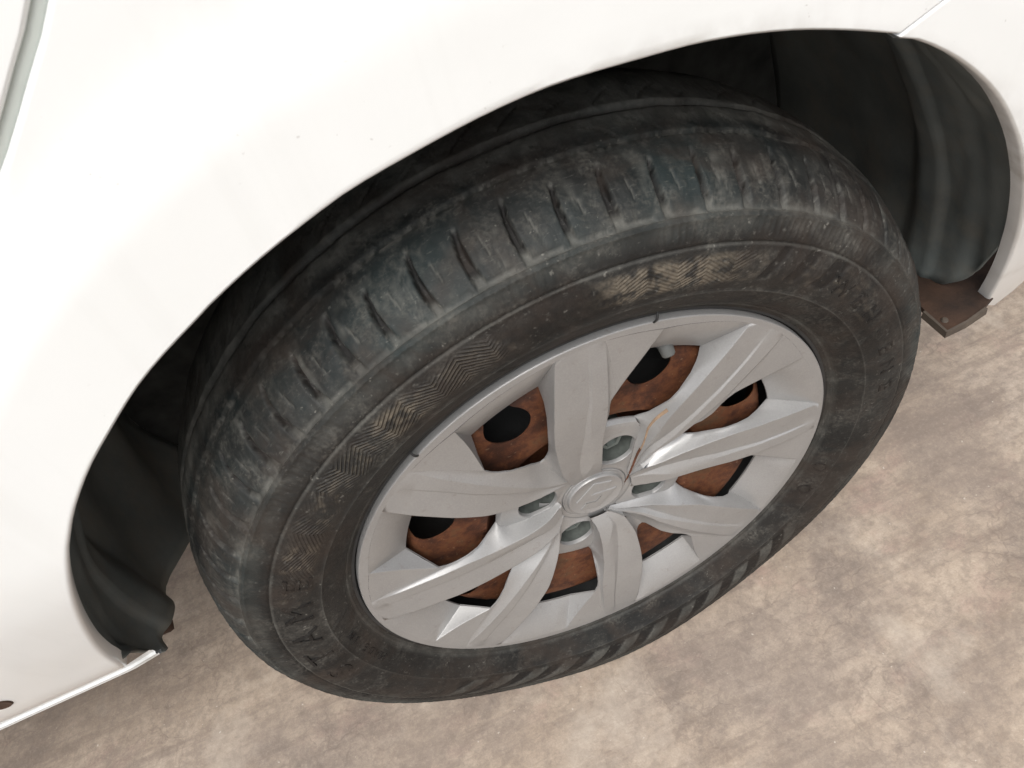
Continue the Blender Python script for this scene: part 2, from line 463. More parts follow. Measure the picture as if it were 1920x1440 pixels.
# wear masks, plus light painted on the inner tread
soil = np.zeros_like(r2)
mid = smoothstep(.2225, .227, r2) * smoothstep(.2465, .241, r2) * (y2 < .02)
nzl = vnoise(aa * .9, r2 * 420, 21)
nzs = vnoise(aa * 2.4, r2 * 900, 22)
soil += mid * band(66, 86, 5) * smoothstep(.30, .62, nzl * .75 + nzs * .3) * .95
soil += mid * band(113, 119, 2) * smoothstep(.35, .6, nzl) * .75
soil += mid * band(143, 150, 2) * smoothstep(.3, .6, nzl) * .7
soil += mid * band(98, 160, 3) * smoothstep(.55, .8, nzl) * .35
soil += mid * band(30, 66, 3) * smoothstep(.6, .85, nzl) * .25
scuff_light = np.zeros_like(r2)
scuff_light += smoothstep(.0016, .0, abs(sarc - 0.0005)) * .5                    # pale shoulder line
scuff_light += (smoothstep(.0010, .0, abs(r2 - .2486)) + .8 * smoothstep(.0008, .0, abs(r2 - .2167))) * (y2 < .02) * .45
scuff_light += smoothstep(-.017, -.006, sarc) * smoothstep(.010, .002, sarc) * .38 * vnoise(aa * .3, r2 * 90, 30)
scuff_light += smoothstep(.0006, .0014, depth) * smoothstep(.018, .004, sarc) * (sarc > 0) * .55     # dust lying in the slot feet
scuff_light += smoothstep(.0022, .0, abs(sarc - .0490 - .002 * (nzl - .5))) * .8 * smoothstep(.45, .7, nzs)
scuff_light += smoothstep(.006, .0, abs(sarc - .0500)) * .22 * nzl
scuff_light += smoothstep(.056, .066, sarc) * smoothstep(.135, .12, sarc) * (.62 + .5 * nzl * nzs)  # inner tread paled in colour, making up for light missing under the arch
scuff_light += (r2 < .1998) * (y2 < .004) * (r2 > .1945) * .30
scuff_light += lo_ * band(222, 318, 2) * (1 - dark) * .40
scuff_light += smoothstep(.0001, .0007, depth) * smoothstep(.0022, .0010, depth) * (sarc > .004) * (sarc < .042) * .55
scuff_light += band(200, 300, 20) * smoothstep(.262, .28, r2) * (y2 < .05) * .35
kn = mid * np.clip(band(101, 132, 2) + band(132, 156, 3) * .45 + band(62, 84, 3) * .35, 0, 1) * smoothstep(.2, .55, vnoise(aa * .22, r2 * 60, 41) * .7 + nzl * .4) * (1 - dark)
col = np.zeros((NA, K, 4), np.float32); col[..., 0] = np.clip(soil, 0, 1); col[..., 1] = np.clip(scuff_light, 0, 1); col[..., 2] = kn; col[..., 3] = dark
uvu = aa / 4.4; uvv = r2 * 1000


def tyre_mesh(name, j0, j1, parent):
    idx = np.arange(j0, j1 + 1); kk = len(idx)
    v = VV.reshape(NA, K, 3)[:, idx].reshape(-1, 3)
    ii, jj = np.meshgrid(np.arange(NA), np.arange(kk - 1), indexing='ij'); ni = (ii + 1) % NA
    f = np.stack([ii * kk + jj, ni * kk + jj, ni * kk + jj + 1, ii * kk + jj + 1], -1).reshape(-1, 4)[:, ::-1]
    me = bpy.data.meshes.new(name)
    me.vertices.add(len(v)); me.vertices.foreach_set('co', v.astype(np.float32).ravel())
    me.loops.add(f.size); me.loops.foreach_set('vertex_index', f.astype(np.int32).ravel())
    me.polygons.add(len(f)); me.polygons.foreach_set('loop_start', np.arange(0, f.size, 4, dtype=np.int32))
    me.update(calc_edges=True)
    me.polygons.foreach_set('use_smooth', np.ones(len(f), bool))
    at = me.color_attributes.new('wear_shading', 'FLOAT_COLOR', 'POINT'); at.data.foreach_set('color', col[:, idx].ravel())
    uv = me.uv_layers.new(name='polar')
    uvd = np.stack([uvu[:, idx], uvv[:, idx]], -1).reshape(-1, 2)[f.ravel()]
    uv.data.foreach_set('uv', uvd.astype(np.float32).ravel())
    me.materials.append(RUBBER); me.validate(); me.update()
    return link(name, me, parent, HUB if parent is car else (0, 0, 0))


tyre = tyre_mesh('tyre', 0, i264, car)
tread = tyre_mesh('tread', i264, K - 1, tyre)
prof_vis = [(r, y) for r, y in zip(Pr, Py) if y < .02 and r < .27]


def side_y(r):                                      # outer sidewall surface
    return float(np.interp(r, [p[0] for p in prof_vis], [p[1] for p in prof_vis]))


def letters(text, a_start, r_mid, size, step, name='raised_lettering', dir_=-1, h=0.0009, gap=None):
    """raised characters running clockwise (tops outwards) along the sidewall"""
    mb = MB()
    for i, ch in enumerate(text):
        if ch == ' ': continue
        cu = bpy.data.curves.new('glyph', 'FONT'); cu.body = ch; cu.size = 1.0; cu.extrude = 0.0
        cu.align_x = 'CENTER'; cu.resolution_u = 3
        tmp = bpy.data.objects.new('glyph', cu); C.objects.link(tmp)
        dg = bpy.context.evaluated_depsgraph_get()
        me = tmp.evaluated_get(dg).to_mesh()
        bm = bmesh.new(); bm.from_mesh(me)
        tmp.evaluated_get(dg).to_mesh_clear()
        bmesh.ops.remove_doubles(bm, verts=bm.verts, dist=1e-4)
        e = bmesh.ops.extrude_face_region(bm, geom=bm.faces[:])
        top = {v for v in e['geom'] if isinstance(v, bmesh.types.BMVert)}
        bm.verts.ensure_lookup_table()
        ca = a_start + dir_ * step * i
        off = len(mb.V)
        for v in bm.verts:
            rr = r_mid + (v.co.y - .36) * size
            a = ca - math.degrees(v.co.x * size * 1.25 / r_mid)
            yy = side_y(rr) + 0.0008 - (h + 0.0008 if v in top else 0)
            mb.V.append(pt(rr, a, yy))
        for f in bm.faces: mb.F.append(tuple(off + v.index for v in f.verts))
        bm.free(); C.objects.unlink(tmp); bpy.data.objects.remove(tmp); bpy.data.curves.remove(cu)
    return build(name, mb.V, mb.F, RUBBER, tyre, smooth=0, fix=True)


letters('STAME', 187, .2335, .027, 8.3, h=.0010)
letters('WEN-ENE', 42, .2335, .0165, 6.2, h=.0004)
letters('MADE IN', 194, .2085, .0075, 2.4, h=.0006)
# small moulded rings on the lower right of the sidewall
for a in (-22, -30):
    mb = MB(); rows = []
    for i in range(24):
        t = i / 24 * 2 * math.pi; row = []
        for q, hh in ((.0050, -.0004), (.0050, .0007), (.0040, .0007), (.0040, -.0004)):
            rr = .2085 + q * math.sin(t); aq = a + math.degrees(q * math.cos(t) / .2085)
            row.append(pt(rr, aq, side_y(rr) - hh))
        rows.append(row)
    mb.grid(rows, wrap=True); mb.build('moulded_ring', RUBBER, tyre)
# thin rubber whiskers left on the edge of the tread
for a in (-8, -15, -27, -33, -45, -51, 205, 214, 262):
    mb = MB(); r0, yq = .2815, .014
    rows = []
    for i in range(5):
        t = i / 4; rad = .0006 * (1 - .6 * t)
        c_ = Vector(pt(r0 + .0045 * t, a + .25 * t * t, yq - .003 * t))
        rows.append([(c_.x + rad * math.cos(q), c_.y, c_.z + rad * math.sin(q)) for q in np.linspace(0, 2 * math.pi, 6)])
    mb.grid(rows); mb.build('rubber_whisker', RUBBER, tyre)

# ------------------------------------------------------------------ steel wheel behind the cover
def disc_y(r):
    return float(np.interp(r, [.03, .060, .074, .082, .086, .090, .138, .1445, .1500, .157, .168], [.034, .042, .041, .0300, .0205, .0172, .0160, .0176, .0250, .0420, .0640]))


mb = MB(); NV, RV, RC = 64, .0165, .1325
for s in range(8):
    ca = 21 + 45 * s
    if s > 4:                                       # plain sector without a vent
        mb.grid([[pt(r, ca + a, disc_y(r)) for r in np.linspace(.060, .168, 36)] for a in np.linspace(-22.5, 22.5, 18)])
        continue
    pc = (RC, 0.0)
    lo, hi = .060, .168
    circ, bnd = [], []
    for i in range(NV):
        t = 2 * math.pi * i / NV; dx, dy = math.cos(t), math.sin(t)
        circ.append((RC + RV * dx, math.degrees(RV * dy / RC)))
        # distance to the sector box in (r, angle) space
        cand = []
        if dx > 1e-9: cand.append((hi - RC) / dx)
        if dx < -1e-9: cand.append((lo - RC) / dx)
        if abs(dy) > 1e-9: cand.append(math.radians(22.5) * RC / abs(dy))
        q = min(cand); bnd.append((RC + q * dx, math.degrees(q * dy / RC)))
    # snap the four nearest rays to the corners
    for cr_, cy_ in ((hi, 22.5), (hi, -22.5), (lo, 22.5), (lo, -22.5)):
        j = min(range(NV), key=lambda k: abs(bnd[k][0] - cr_) + abs(bnd[k][1] - cy_) * .002)
        bnd[j] = (cr_, cy_)
    rows = []
    for i in range(NV):
        row = [pt(circ[i][0], ca + circ[i][1], disc_y(circ[i][0]) + .0010), pt(circ[i][0], ca + circ[i][1], disc_y(circ[i][0]))]
        for t in (.04, .1, .2, .3, .4, .5, .6, .7, .8, .9, 1.0):
            r = circ[i][0] + (bnd[i][0] - circ[i][0]) * t; a = circ[i][1] + (bnd[i][1] - circ[i][1]) * t
            row.append(pt(r, ca + a, disc_y(r)))
        rows.append(row)
    mb.grid(rows, wrap=True)
rows, wr = lathe([(.060, .042), (.030, .042), (.0, .042)], 64)
mb.grid(rows, wrap=True)
steel = mb.build('steel_wheel', RUST, car, HUB, fix='out')
mb = MB()
rows, wr = lathe([(.1962, .0045), (.1950, .0022), (.1915, .0030), (.1895, .0080), (.1860, .0140), (.1780, .0180), (.1750, .030), (.1740, .060), (.1690, .075), (.1690, .120), (.186, .135)], 160)
mb.grid(rows, wrap=True)
mb.build('rim_barrel', BLACK, steel)
mb = MB()
rows, wr = lathe([(.0, .055), (.060, .055), (.064, .050), (.110, .052), (.118, .060), (.150, .066), (.155, .090), (.169, .095)], 96)
mb.grid(rows, wrap=True)
mb.build('brake_drum', DARKIN, steel)

# ------------------------------------------------------------------ wheel cover
def ysp(r):
    return float(np.interp(r, [0, .027, .050, .080, .105, .130, .160, .186, .2], [.0165, .0155, .0100, .0032, .0000, -.0018, -.0018, -.0010, 0]))


P_CW = [(.1855, 95.0), (.17, 95.6), (.15, 96.4), (.135, 97.1), (.12, 97.7), (.11, 98.1), (.10, 98.2), (.09, 97.4), (.08, 95.9), (.07, 94.2), (.06, 91.5), (.052, 87), (.045, 81), (.038, 73), (.0300, 60)]
P_CCW = [(.1855, 128.5), (.17, 128.3), (.15, 128.0), (.135, 127.6), (.12, 127.1), (.11, 126.8), (.10, 126.4), (.09, 126.0), (.08, 125.4), (.07, 125.0), (.06, 124.0), (.052, 121.5), (.046, 118.0), (.0425, 115.9)]
Q_CW = [(.1855, 93.5), (.17, 95.0), (.15, 97.0), (.135, 98.9), (.12, 101.2), (.11, 102.7), (.10, 104.2), (.09, 105.8), (.08, 107.6), (.07, 109.8), (.06, 111.8), (.052, 113.0), (.046, 114.2), (.0425, 115.3)]
Q_CCW = [(.1855, 128.5), (.17, 128.3), (.15, 128.0), (.135, 127.8), (.12, 127.7), (.11, 127.8), (.10, 128.2), (.09, 128.7), (.08, 128.9), (.07, 128.8), (.06, 128.6), (.052, 128.0), (.045, 127.2), (.038, 125), (.0300, 118)]
H_EVEN_CW = [(.1520, 97.4, .0150), (.145, 97.9, .0095), (.135, 98.5, .0060), (.12, 99.3, .0045), (.11, 99.9, .0055), (.10, 100.1, .0100), (.09, 101.1, .0140), (.085, 102.2, .0172), (.0805, 104.0, .0195)]
F_EVEN_CW = [(.0755, 99.5, .0158), (.068, 97.2, .0157), (.060, 95.0, .0157), (.052, 91, .0158), (.045, 85.5, .0160), (.038, 78, .0165), (.0315, 66, .0170)]
H_EVEN_CCW = [(.1320, 125.0, .0006), (.126, 126.1, .0012), (.12, 126.3, .0016), (.11, 126.0, .0028), (.10, 125.8, .0062), (.09, 126.1, .0140), (.085, 125.6, .0175), (.0810, 123.5, .0195)]
F_EVEN_CCW = [(.0755, 126.2, .0158), (.068, 126.6, .0157), (.060, 126.8, .0157), (.052, 126.6, .0158), (.045, 125.8, .0160), (.038, 123.6, .0165), (.0315, 118, .0170)]
H_ODD_CW = [(.1520, 98.1, .0155), (.14, 98.8, .0100), (.13, 100.2, .0060), (.12, 102.0, .0045), (.11, 103.8, .0048), (.10, 105.3, .0080), (.09, 107.5, .0108), (.084, 110.0, .0130), (.0812, 112.5, .0138)]
H_ODD_CCW = [(.1330, 123.2, .0006), (.126, 123.2, .0012), (.12, 122.6, .0018), (.11, 120.7, .0030), (.10, 118.5, .0062), (.09, 117.0, .0108), (.084, 116.2, .0130), (.0812, 115.0, .0138)]
C2 = (.1520, 118.2, .0144); T_ = (.1825, 116.2, -.0012)


def resamp(poly, n):
    P = np.array(poly, float); L = np.r_[0, np.cumsum([math.hypot(b[0] - a[0], (b[1] - a[1]) * .0017) for a, b in zip(P[:-1], P[1:])])]
    t = np.linspace(0, L[-1], n)
    return [tuple(np.interp(q, L, P[:, c]) for c in range(P.shape[1])) for q in t]


def shift(poly, da): return [(p[0], p[1] + da, *p[2:]) for p in poly]


def xyz(poly): return [pt(r, a, y) for r, a, y in poly]


def ysq(r):                                         # the broader spokes stay proud until close to the cap
    return float(np.interp(r, [0, .03, .04, .05, .06, .08, .105, .130, .160, .186, .2], [.0165, .0135, .0085, .0055, .0036, .0018, -.0002, -.0018, -.0018, -.0010, 0]))


def ridge(poly, n, raise_=0.0008, fy=ysp): return [(r, a, fy(r) - raise_ * float(np.interp(r, [.03, .06, .12, .165, .1855], [0, .6, 1, .8, 0]))) for r, a in resamp(poly, n)]


def loft(mb, A, B, steps=(0, .25, .5, .75, 1), curve=0.0, fade=5):
    rows = []
    for i, (a, b) in enumerate(zip(A, B)):
        row = []
        for t in steps:
            y = a[2] + (b[2] - a[2]) * t + curve * (min(1, i / fade) if fade else 1) * math.sin(math.pi * t)
            row.append(pt(a[0] + (b[0] - a[0]) * t, a[1] + (b[1] - a[1]) * t, y))
        rows.append(row)
    mb.grid(rows)


NR = 40
TH = .0012                                          # plastic thickness shown at the hole edges


def spoke(kind):
    """front face with its crease, both side walls, edge thickness"""
    mb = MB()
    if kind == 'P':                                 # between the narrow window (low side) and the bolt window (high side)
        low, high = P_CCW + [(.036, 109), (.0300, 98)], shift(P_CW, 45)
        crease = [(.1855, 133.5), (.15, 132.5), (.12, 132.3), (.10, 131.8), (.08, 131), (.06, 129), (.045, 122), (.036, 113), (.0300, 101.5)]
        wl, wh = (H_ODD_CCW, []), (H_EVEN_CW, F_EVEN_CW); dl, dh = 0, 45
    else:
        low, high = shift(Q_CCW, -45), Q_CW + [(.036, 111), (.0300, 104)]
        crease = [(.1855, 87.0), (.15, 87.6), (.135, 88.2), (.10, 91.3), (.08, 94.5), (.06, 98.5), (.045, 102), (.036, 101), (.0300, 96)]
        wl, wh = (H_EVEN_CCW, F_EVEN_CCW), (H_ODD_CW, []); dl, dh = -45, 0
    fy = ysp if kind == 'P' else ysq
    Lr, Cr, Hr = ridge(low, NR, .0008, fy), ridge(crease, NR, 0, fy), ridge(high, NR, .0008, fy)
    rows = []
    for a, c_, b in zip(Lr, Cr, Hr):
        r = c_[0]
        dp = float(np.interp(r, [.030, .042, .056, .072, .095, .13, .165, .1855], [0, .0012, .0036, .0030, .0014, .0008, .0006, 0]))
        f2 = float(np.interp(r, [.030, .042, .060, .075, .10, .14, .1855], [.02, .12, .55, .50, .25, .12, .10]))
        c_ = (c_[0], c_[1], c_[2] + dp)
        k2 = tuple(c_[q] + (a[q] - c_[q]) * f2 for q in (0, 1)) + (a[2] * .5 + fy(r) * .5 - .0002,)
        row = [a, tuple((a[q] + k2[q]) / 2 for q in range(3)), k2, tuple((c_[q] + k2[q]) / 2 for q in range(3)), c_]
        for t in (.33, .66): row.append(tuple(c_[q] + (b[q] - c_[q]) * t for q in range(3)))
        row.append(b)
        rows.append(xyz(row))
    tip = [(.1872, math.degrees(math.atan2(p[2], p[0])), -.0007) for p in rows[0]]
    rows = [xyz(tip)] + rows
    # rounded outer end running into the rim
    mb.grid(rows)
    for side, hole, foot, da in (('low', *wl, dl), ('high', *wh, dh)):
        src = low if side == 'low' else high
        end = .0425 if not foot else .0300
        poly = [p for p in src if p[0] >= end - 1e-6]
        if foot:                                    # bolt window: wall follows hole edge, then the floor of the web
            nh, nf = 26, 16
            cut = .0805
            outer = [p for p in poly if p[0] > cut] + [(cut, float(np.interp(cut, [q[0] for q in poly][::-1], [q[1] for q in poly][::-1])))]
            inner = [outer[-1]] + [p for p in poly if p[0] < cut]
            hA, hB = ridge(outer, nh, .0008, fy), resamp(shift(hole, da), nh)
            loft(mb, hA, hB, curve=.0006)
            fA, fB = ridge(inner, nf, .0008, fy), resamp(shift([hole[-1]] + foot, da), nf)
            loft(mb, fA, fB, curve=.0006, fade=0)
            edge = hB
        else:
            nh = 34
            hA, hB = ridge(poly, nh, .0008, fy), resamp(shift(hole, da), nh)
            loft(mb, hA, hB, curve=.0010)
            edge = hB
            tail = [p for p in src if p[0] <= .0425 + 1e-6]
            tA = ridge(tail, 8, .0008, fy); loft(mb, tA, [(r, a, y + .008) for r, a, y in tA], steps=(0, 1))
        loft(mb, edge, [(r, a, y + TH) for r, a, y in edge], steps=(0, 1))
    return mb


def rim_band():
    mb = MB()
    for s in range(8):
        odd = s % 2 == 0
        ph = 45 * s                                 # window s sits at ph (+111 in its own frame)
        Aw = (.1855, 128.5, ysp(.1855)); Ap = (.1855, 93.5 if odd else 95.0, ysp(.1855))
        c3 = H_ODD_CCW[0] if odd else H_EVEN_CCW[0]; d = H_ODD_CW[0] if odd else H_EVEN_CW[0]
        n = 17
        O = [(T_[0] + (Ap[0] - T_[0]) * t, T_[1] + (Ap[1] - T_[1]) * t, T_[2] + (Ap[2] - T_[2]) * t) for t in np.linspace(0, 1, n)]
        H = [(.1520 - .0002 * math.sin(math.pi * t), C2[1] + (d[1] - C2[1]) * t, C2[2] + (d[2] - C2[2]) * t) for t in np.linspace(0, 1, n)]
        O, H = shift(O, ph), shift(H, ph)
        rows = []
        for q_, (a, b) in enumerate(zip(O, H)):
            row = []; ex = 1 + .55 * min(1, min(q_, len(O) - 1 - q_) / 3)
            for t in np.linspace(0, 1, 9):
                yy = a[2] + (b[2] - a[2]) * (t ** ex)
                row.append(pt(a[0] + (b[0] - a[0]) * t, a[1] + (b[1] - a[1]) * t, yy))
            rows.append(row)
        mb.grid(rows)
        loft(mb, H, [(r, a, y + TH) for r, a, y in H], steps=(0, 1))
        tt, a_, c3s, c2 = shift([T_], ph)[0], shift([Aw], ph)[0], shift([c3], ph)[0], shift([C2], ph)[0]
        # the three-cornered facet between rim and spoke
        n = 9
        e1 = [tuple(tt[i] + (c2[i] - tt[i]) * t for i in range(3)) for t in np.linspace(0, 1, n)]
        e2 = [tuple(tt[i] + (c3s[i] - tt[i]) * t for i in range(3)) for t in np.linspace(0, 1, n)]
        e2 = [(r, a - 1.0 * math.sin(math.pi * t), y + .0006 * math.sin(math.pi * t)) for (r, a, y), t in zip(e2, np.linspace(0, 1, n))]
        loft(mb, e1, e2, steps=(0, .5, 1))
        loft(mb, [c2, c3s], [(c2[0], c2[1], c2[2] + TH), (c3s[0], c3s[1], c3s[2] + TH)], steps=(0, 1))
        e3 = [tuple(a_[i] + (c3s[i] - a_[i]) * t for i in range(3)) for t in np.linspace(0, 1, n)]
        loft(mb, e2, e3, steps=(0, .33, .66, 1))
        # outer band from arc to edge
        inner = [(T_[0] + (Ap[0] - T_[0]) * t, T_[1] + (Ap[1] - T_[1]) * t + ph) for t in np.linspace(0, 1, 17)][::-1]
        nxt = (93.5 if not odd else 95.0) + 45      # start of the following window's arc
        inner += [(.1825 + .003 * t, T_[1] + (128.5 - T_[1]) * t + ph) for t in np.linspace(.1, 1, 8)]
        inner += [(.1855, 128.5 + (nxt - 128.5) * t + ph) for t in np.linspace(.2, 1, 6)]
        rows = [[pt(r, a, -.0010) for k, r in enumerate((r0, r0 + (.1892 - r0) * .5, .1892))] + [pt(.1897, a, -.0006), pt(.1899, a, .0004), pt(.1899, a, .0060)] for r0, a in inner]
        mb.grid(rows)
    return mb


def hub_web():
    mb = MB()
    for s in range(4):
        ph = 45 + 90 * s
        LA, LR, LH = 108.6 + ph, .0505, .0158
        cx, cy = LR * math.cos(R_(LA)), LR * math.sin(R_(LA))
        arc_ = [(.0755, a, .0158) for a in np.linspace(126.2, 99.5, 12)]
        hubA = [(.0315, a, .0170) for a in np.linspace(66, 118, 14)]
        loop = arc_ + F_EVEN_CW[1:] + hubA[1:] + F_EVEN_CCW[::-1][1:-1]
        lp = [(r * math.cos(R_(a + ph)), r * math.sin(R_(a + ph)), y) for r, a, y in loop]
        circ, outer = [], []
        M = 72
        for i in range(M):
            t = 2 * math.pi * i / M; dx, dy = math.cos(t), math.sin(t); best = None
            for (x0, z0, y0), (x1, z1, y1) in zip(lp, lp[1:] + lp[:1]):
                ex, ez = x1 - x0, z1 - z0; den = dx * ez - dy * ex
                if abs(den) < 1e-12: continue
                q = ((x0 - cx) * ez - (z0 - cy) * ex) / den; u = ((x0 - cx) * dy - (z0 - cy) * dx) / den
                if q > 0 and -1e-6 <= u <= 1 + 1e-6 and (best is None or q < best[0]): best = (q, y0 + (y1 - y0) * u)
            q, yy = best
            hl = min(LH, q - .0012); circ.append((cx + hl * dx, cy + hl * dy)); outer.append((cx + q * dx, cy + q * dy, yy))
        rows = []
        for (x0, z0), (x1, z1, y1) in zip(circ, outer):
            ox, oz = x0 - cx, z0 - cy
            row = [(cx + ox * .965, .0185, cy + oz * .965), (cx + ox * .985, .0160, cy + oz * .985), (x0, .0152, z0), (x0 + (x1 - x0) * .06, .01535, z0 + (z1 - z0) * .06)]
            for t in (.2, .5, .8, 1): row.append((x0 + (x1 - x0) * t, .0155 + (y1 - .0155) * t, z0 + (z1 - z0) * t))
            rows.append(row)
        mb.grid(rows, wrap=True)
        base = [[pt(r, a + ph, y) for r, y in ((.0310, .0176), (.0360, .0182), (.0420, .0200), (.0450, .0215))] for a in np.linspace(119, 157, 12)]
        mb.grid(base)
        # lip over the hole
        top = shift([(.0755, a, .0158) for a in np.linspace(99.5, 126.2, 15)], ph)
        mid_ = shift([(.0788, 103 + (124.2 - 103) * t, .0164) for t in np.linspace(0, 1, 15)], ph)
        low_ = shift([(.0805 + .0005 * t, 104 + (123.5 - 104) * t, .0195) for t in np.linspace(0, 1, 15)], ph)
        loft(mb, top, mid_, steps=(0, .5, 1)); loft(mb, mid_, low_, steps=(0, .5, 1))
        loft(mb, low_, [(r, a, y + TH) for r, a, y in low_], steps=(0, 1))
        # floor of the narrow V between the paired spokes
        ph2 = 90 * s
        ha = shift([(.0812, 112.5 + 2.5 * t, .0138) for t in np.linspace(0, 1, 5)], ph2)
        va = shift([(.0425, 115.3 + 0.6 * t, ysq(.0425) * (1 - t) + ysp(.0425) * t - .0002) for t in np.linspace(0, 1, 5)], ph2)
        loft(mb, va, ha, curve=.0010, fade=0)
        loft(mb, ha, [(r, a, y + TH) for r, a, y in ha], steps=(0, 1))
    rows, wr = lathe([(.0345, .0178), (.0318, .0173), (.0290, .0173), (.0275, .0176), (.0262, .0200)], 96)
    mb.grid(rows, wrap=True)
    return mb


cover = rim_band().build('wheel_cover', SILVER, car, HUB, smooth=24, fix='out')
hub_web().build('hub_web', SILVER, cover, smooth=28, fix='out')
for kind in 'PQ':
    first = spoke(kind).build('spoke', SILVER, cover, smooth=24, fix='out')
    for j in range(1, 4):
        o = first.copy(); o.rotation_euler = (0, -R_(90 * j), 0); C.objects.link(o)
rows = [[(q * math.cos(t), y, q * math.sin(t)) for q, y in ((.0, .043), (.0138, .043), (.0145, .036), (.0150, .026), (.01525, .0184))] for t in np.linspace(0, 2 * math.pi, 48, endpoint=False)]
well0 = None
for s in range(4):
    L = pt(.0505, 108.6 + 45 + 90 * s, 0)
    if well0 is None:
        mb = MB(); mb.grid(rows, wrap=True); well0 = mb.build('bolt_well', WELLM, cover, L, smooth=40); 
        for p_ in well0.data.polygons: pass
    else:
        o = well0.copy(); C.objects.link(o); o.location = L
# centre cap with its raised sign
mb = MB()
rows, wr = lathe([(.0, .0142), (.012, .0142), (.0212, .0144), (.0218, .0140), (.0226, .0140), (.0231, .0146), (.0233, .0172), (.0240, .0177), (.0252, .0174), (.0262, .0170), (.0268, .0174), (.0271, .0198)], 96)
mb.grid(rows, wrap=True)
cap = mb.build('centre_cap', SILVER, cover, smooth=40, fix='out')
SG = [(.00, .62), (.58, 1.0), (.98, .74), (.80, .60), (.58, .745), (.40, .625), (1.0, .38), (.42, .0), (.02, .26), (.20, .40), (.42, .255), (.60, .375)]
ca_, sa_ = math.cos(R_(10)), math.sin(R_(10))
sg = []
for x, z in SG:
    x, z = (x - .5) * .0335, (z - .5) * .0325
    sg.append((x * ca_ - z * sa_, x * sa_ + z * ca_))
mb = MB(); nS = len(sg)
tris = [(0, 1, 4, 5), (1, 2, 3, 4), (0, 5, 11), (5, 6, 11), (11, 6, 7, 10), (7, 8, 9, 10)]
vtop = [(x, .01365, z) for x, z in sg]; vbot = [(x * 1.03, .0147, z * 1.03) for x, z in sg]
mb.V = vtop + vbot; mb.F = [tuple(t) for t in tris] + [(i, (i + 1) % nS, nS + (i + 1) % nS, nS + i) for i in range(nS)]
mb.build('emblem', SILVER, cover, smooth=0, fix='out')
# wheel bolts seen down the four wells
first = None
mb = MB()
rows = []
for i in range(6):
    t = R_(60 * i + 12); rows.append([(q * math.cos(t), y, q * math.sin(t)) for q, y in ((.0100, .042), (.0100, .0256), (.0093, .0246), (.0064, .0246), (.0058, .0276), (.0, .0280))])
mb.grid(rows, wrap=True)
rows = [[(q * math.cos(t), y, q * math.sin(t)) for q, y in ((.0140, .0420), (.0140, .0370), (.0100, .0352))] for t in np.linspace(0, 2 * math.pi, 24, endpoint=False)]
mb.grid(rows, wrap=True)
for s in range(4):
    L = pt(.0505, 108.6 + 45 + 90 * s, 0)
    if first is None: first = mb.build('wheel_bolt', BOLTM, steel, L, smooth=25); o = first
    else: o = first.copy(); C.objects.link(o); o.location = L
    o.rotation_euler = (0, .4 * s, 0)
# valve with its ribbed cap (in the upper right opening)
mb = MB(); rows = []
vd = Vector((math.cos(R_(70)), 0, math.sin(R_(70))))
v0 = Vector(pt(.1655, 66.5, .030)); axis = (Vector(pt(.1430, 62.0, .0075)) - v0).normalized()
e1 = axis.orthogonal().normalized(); e2 = axis.cross(e1)
for i in range(36):
    t = 2 * math.pi * i / 36; rr = 1.0 if i % 2 else .93
    row = []
    for h, q, k in ((0, .0056, 1), (.010, .0052, 1), (.0105, .0060, rr), (.0205, .0059, rr), (.0208, .0052, 1), (.0280, .0046, 1), (.0292, .0034, 1), (.0293, 0, 1)):
        p = v0 + axis * h + (e1 * math.cos(t) + e2 * math.sin(t)) * q * k; row.append(p)
    rows.append(row)
mb.grid(rows, wrap=True); mb.build('valve_stem', CAPM, steel, smooth=50)
# ends of the retaining wire sticking out over the bead
for a in (124.0, 74.0):
    mb = MB(); rows = []
    for i in range(7):
        t = i / 6
        c_ = Vector(pt(.1895 + .0075 * t, a - .25 * t, -.0012 - .0015 * math.sin(math.pi * t)))
        tang = Vector(pt(1, a + 90, 0))
        rows.append([tuple(c_ + tang * (.0008 * math.cos(q)) + Vector((0, .0008 * math.sin(q), 0))) for q in np.linspace(0, 2 * math.pi, 9)])
    mb.grid(rows); mb.build('retaining_clip', BLACK, cover)

# ------------------------------------------------------------------ car body
def body_y(x, z):
    y = -.006
    if z < .5: y += .032 * ((.5 - z) / .18) ** 1.45
    if z < .347 and x < -.25: y += .0050 * (min(.347 - z, .032) / .03) ** 2 * min(1, (-.25 - x) / .05)
    if z > .55: y += .05 * (z - .55) ** 2
    if x > .34: y += .55 * (x - .34) ** 2
    r = math.hypot(x, z - ZC)
    y -= .0045 * (1 - max(0, min(1, (r - .40) / .035))) * max(0, min(1, (z - .36) / .1))
    return y


def ray(px, py):
    d = CAM_RIGHT * ((px - 960) / 1450) + CAM_DOWN * ((py - 720) / 1450) + CAM_FWD
    return d


def on_body(px, py):
    d = ray(px, py); y = 0.0
    for _ in range(60):
        p = CAM_P + d * ((y - CAM_P.y) / d.y); y = .5 * y + .5 * body_y(p.x, p.z)
    return (p.x, p.z)


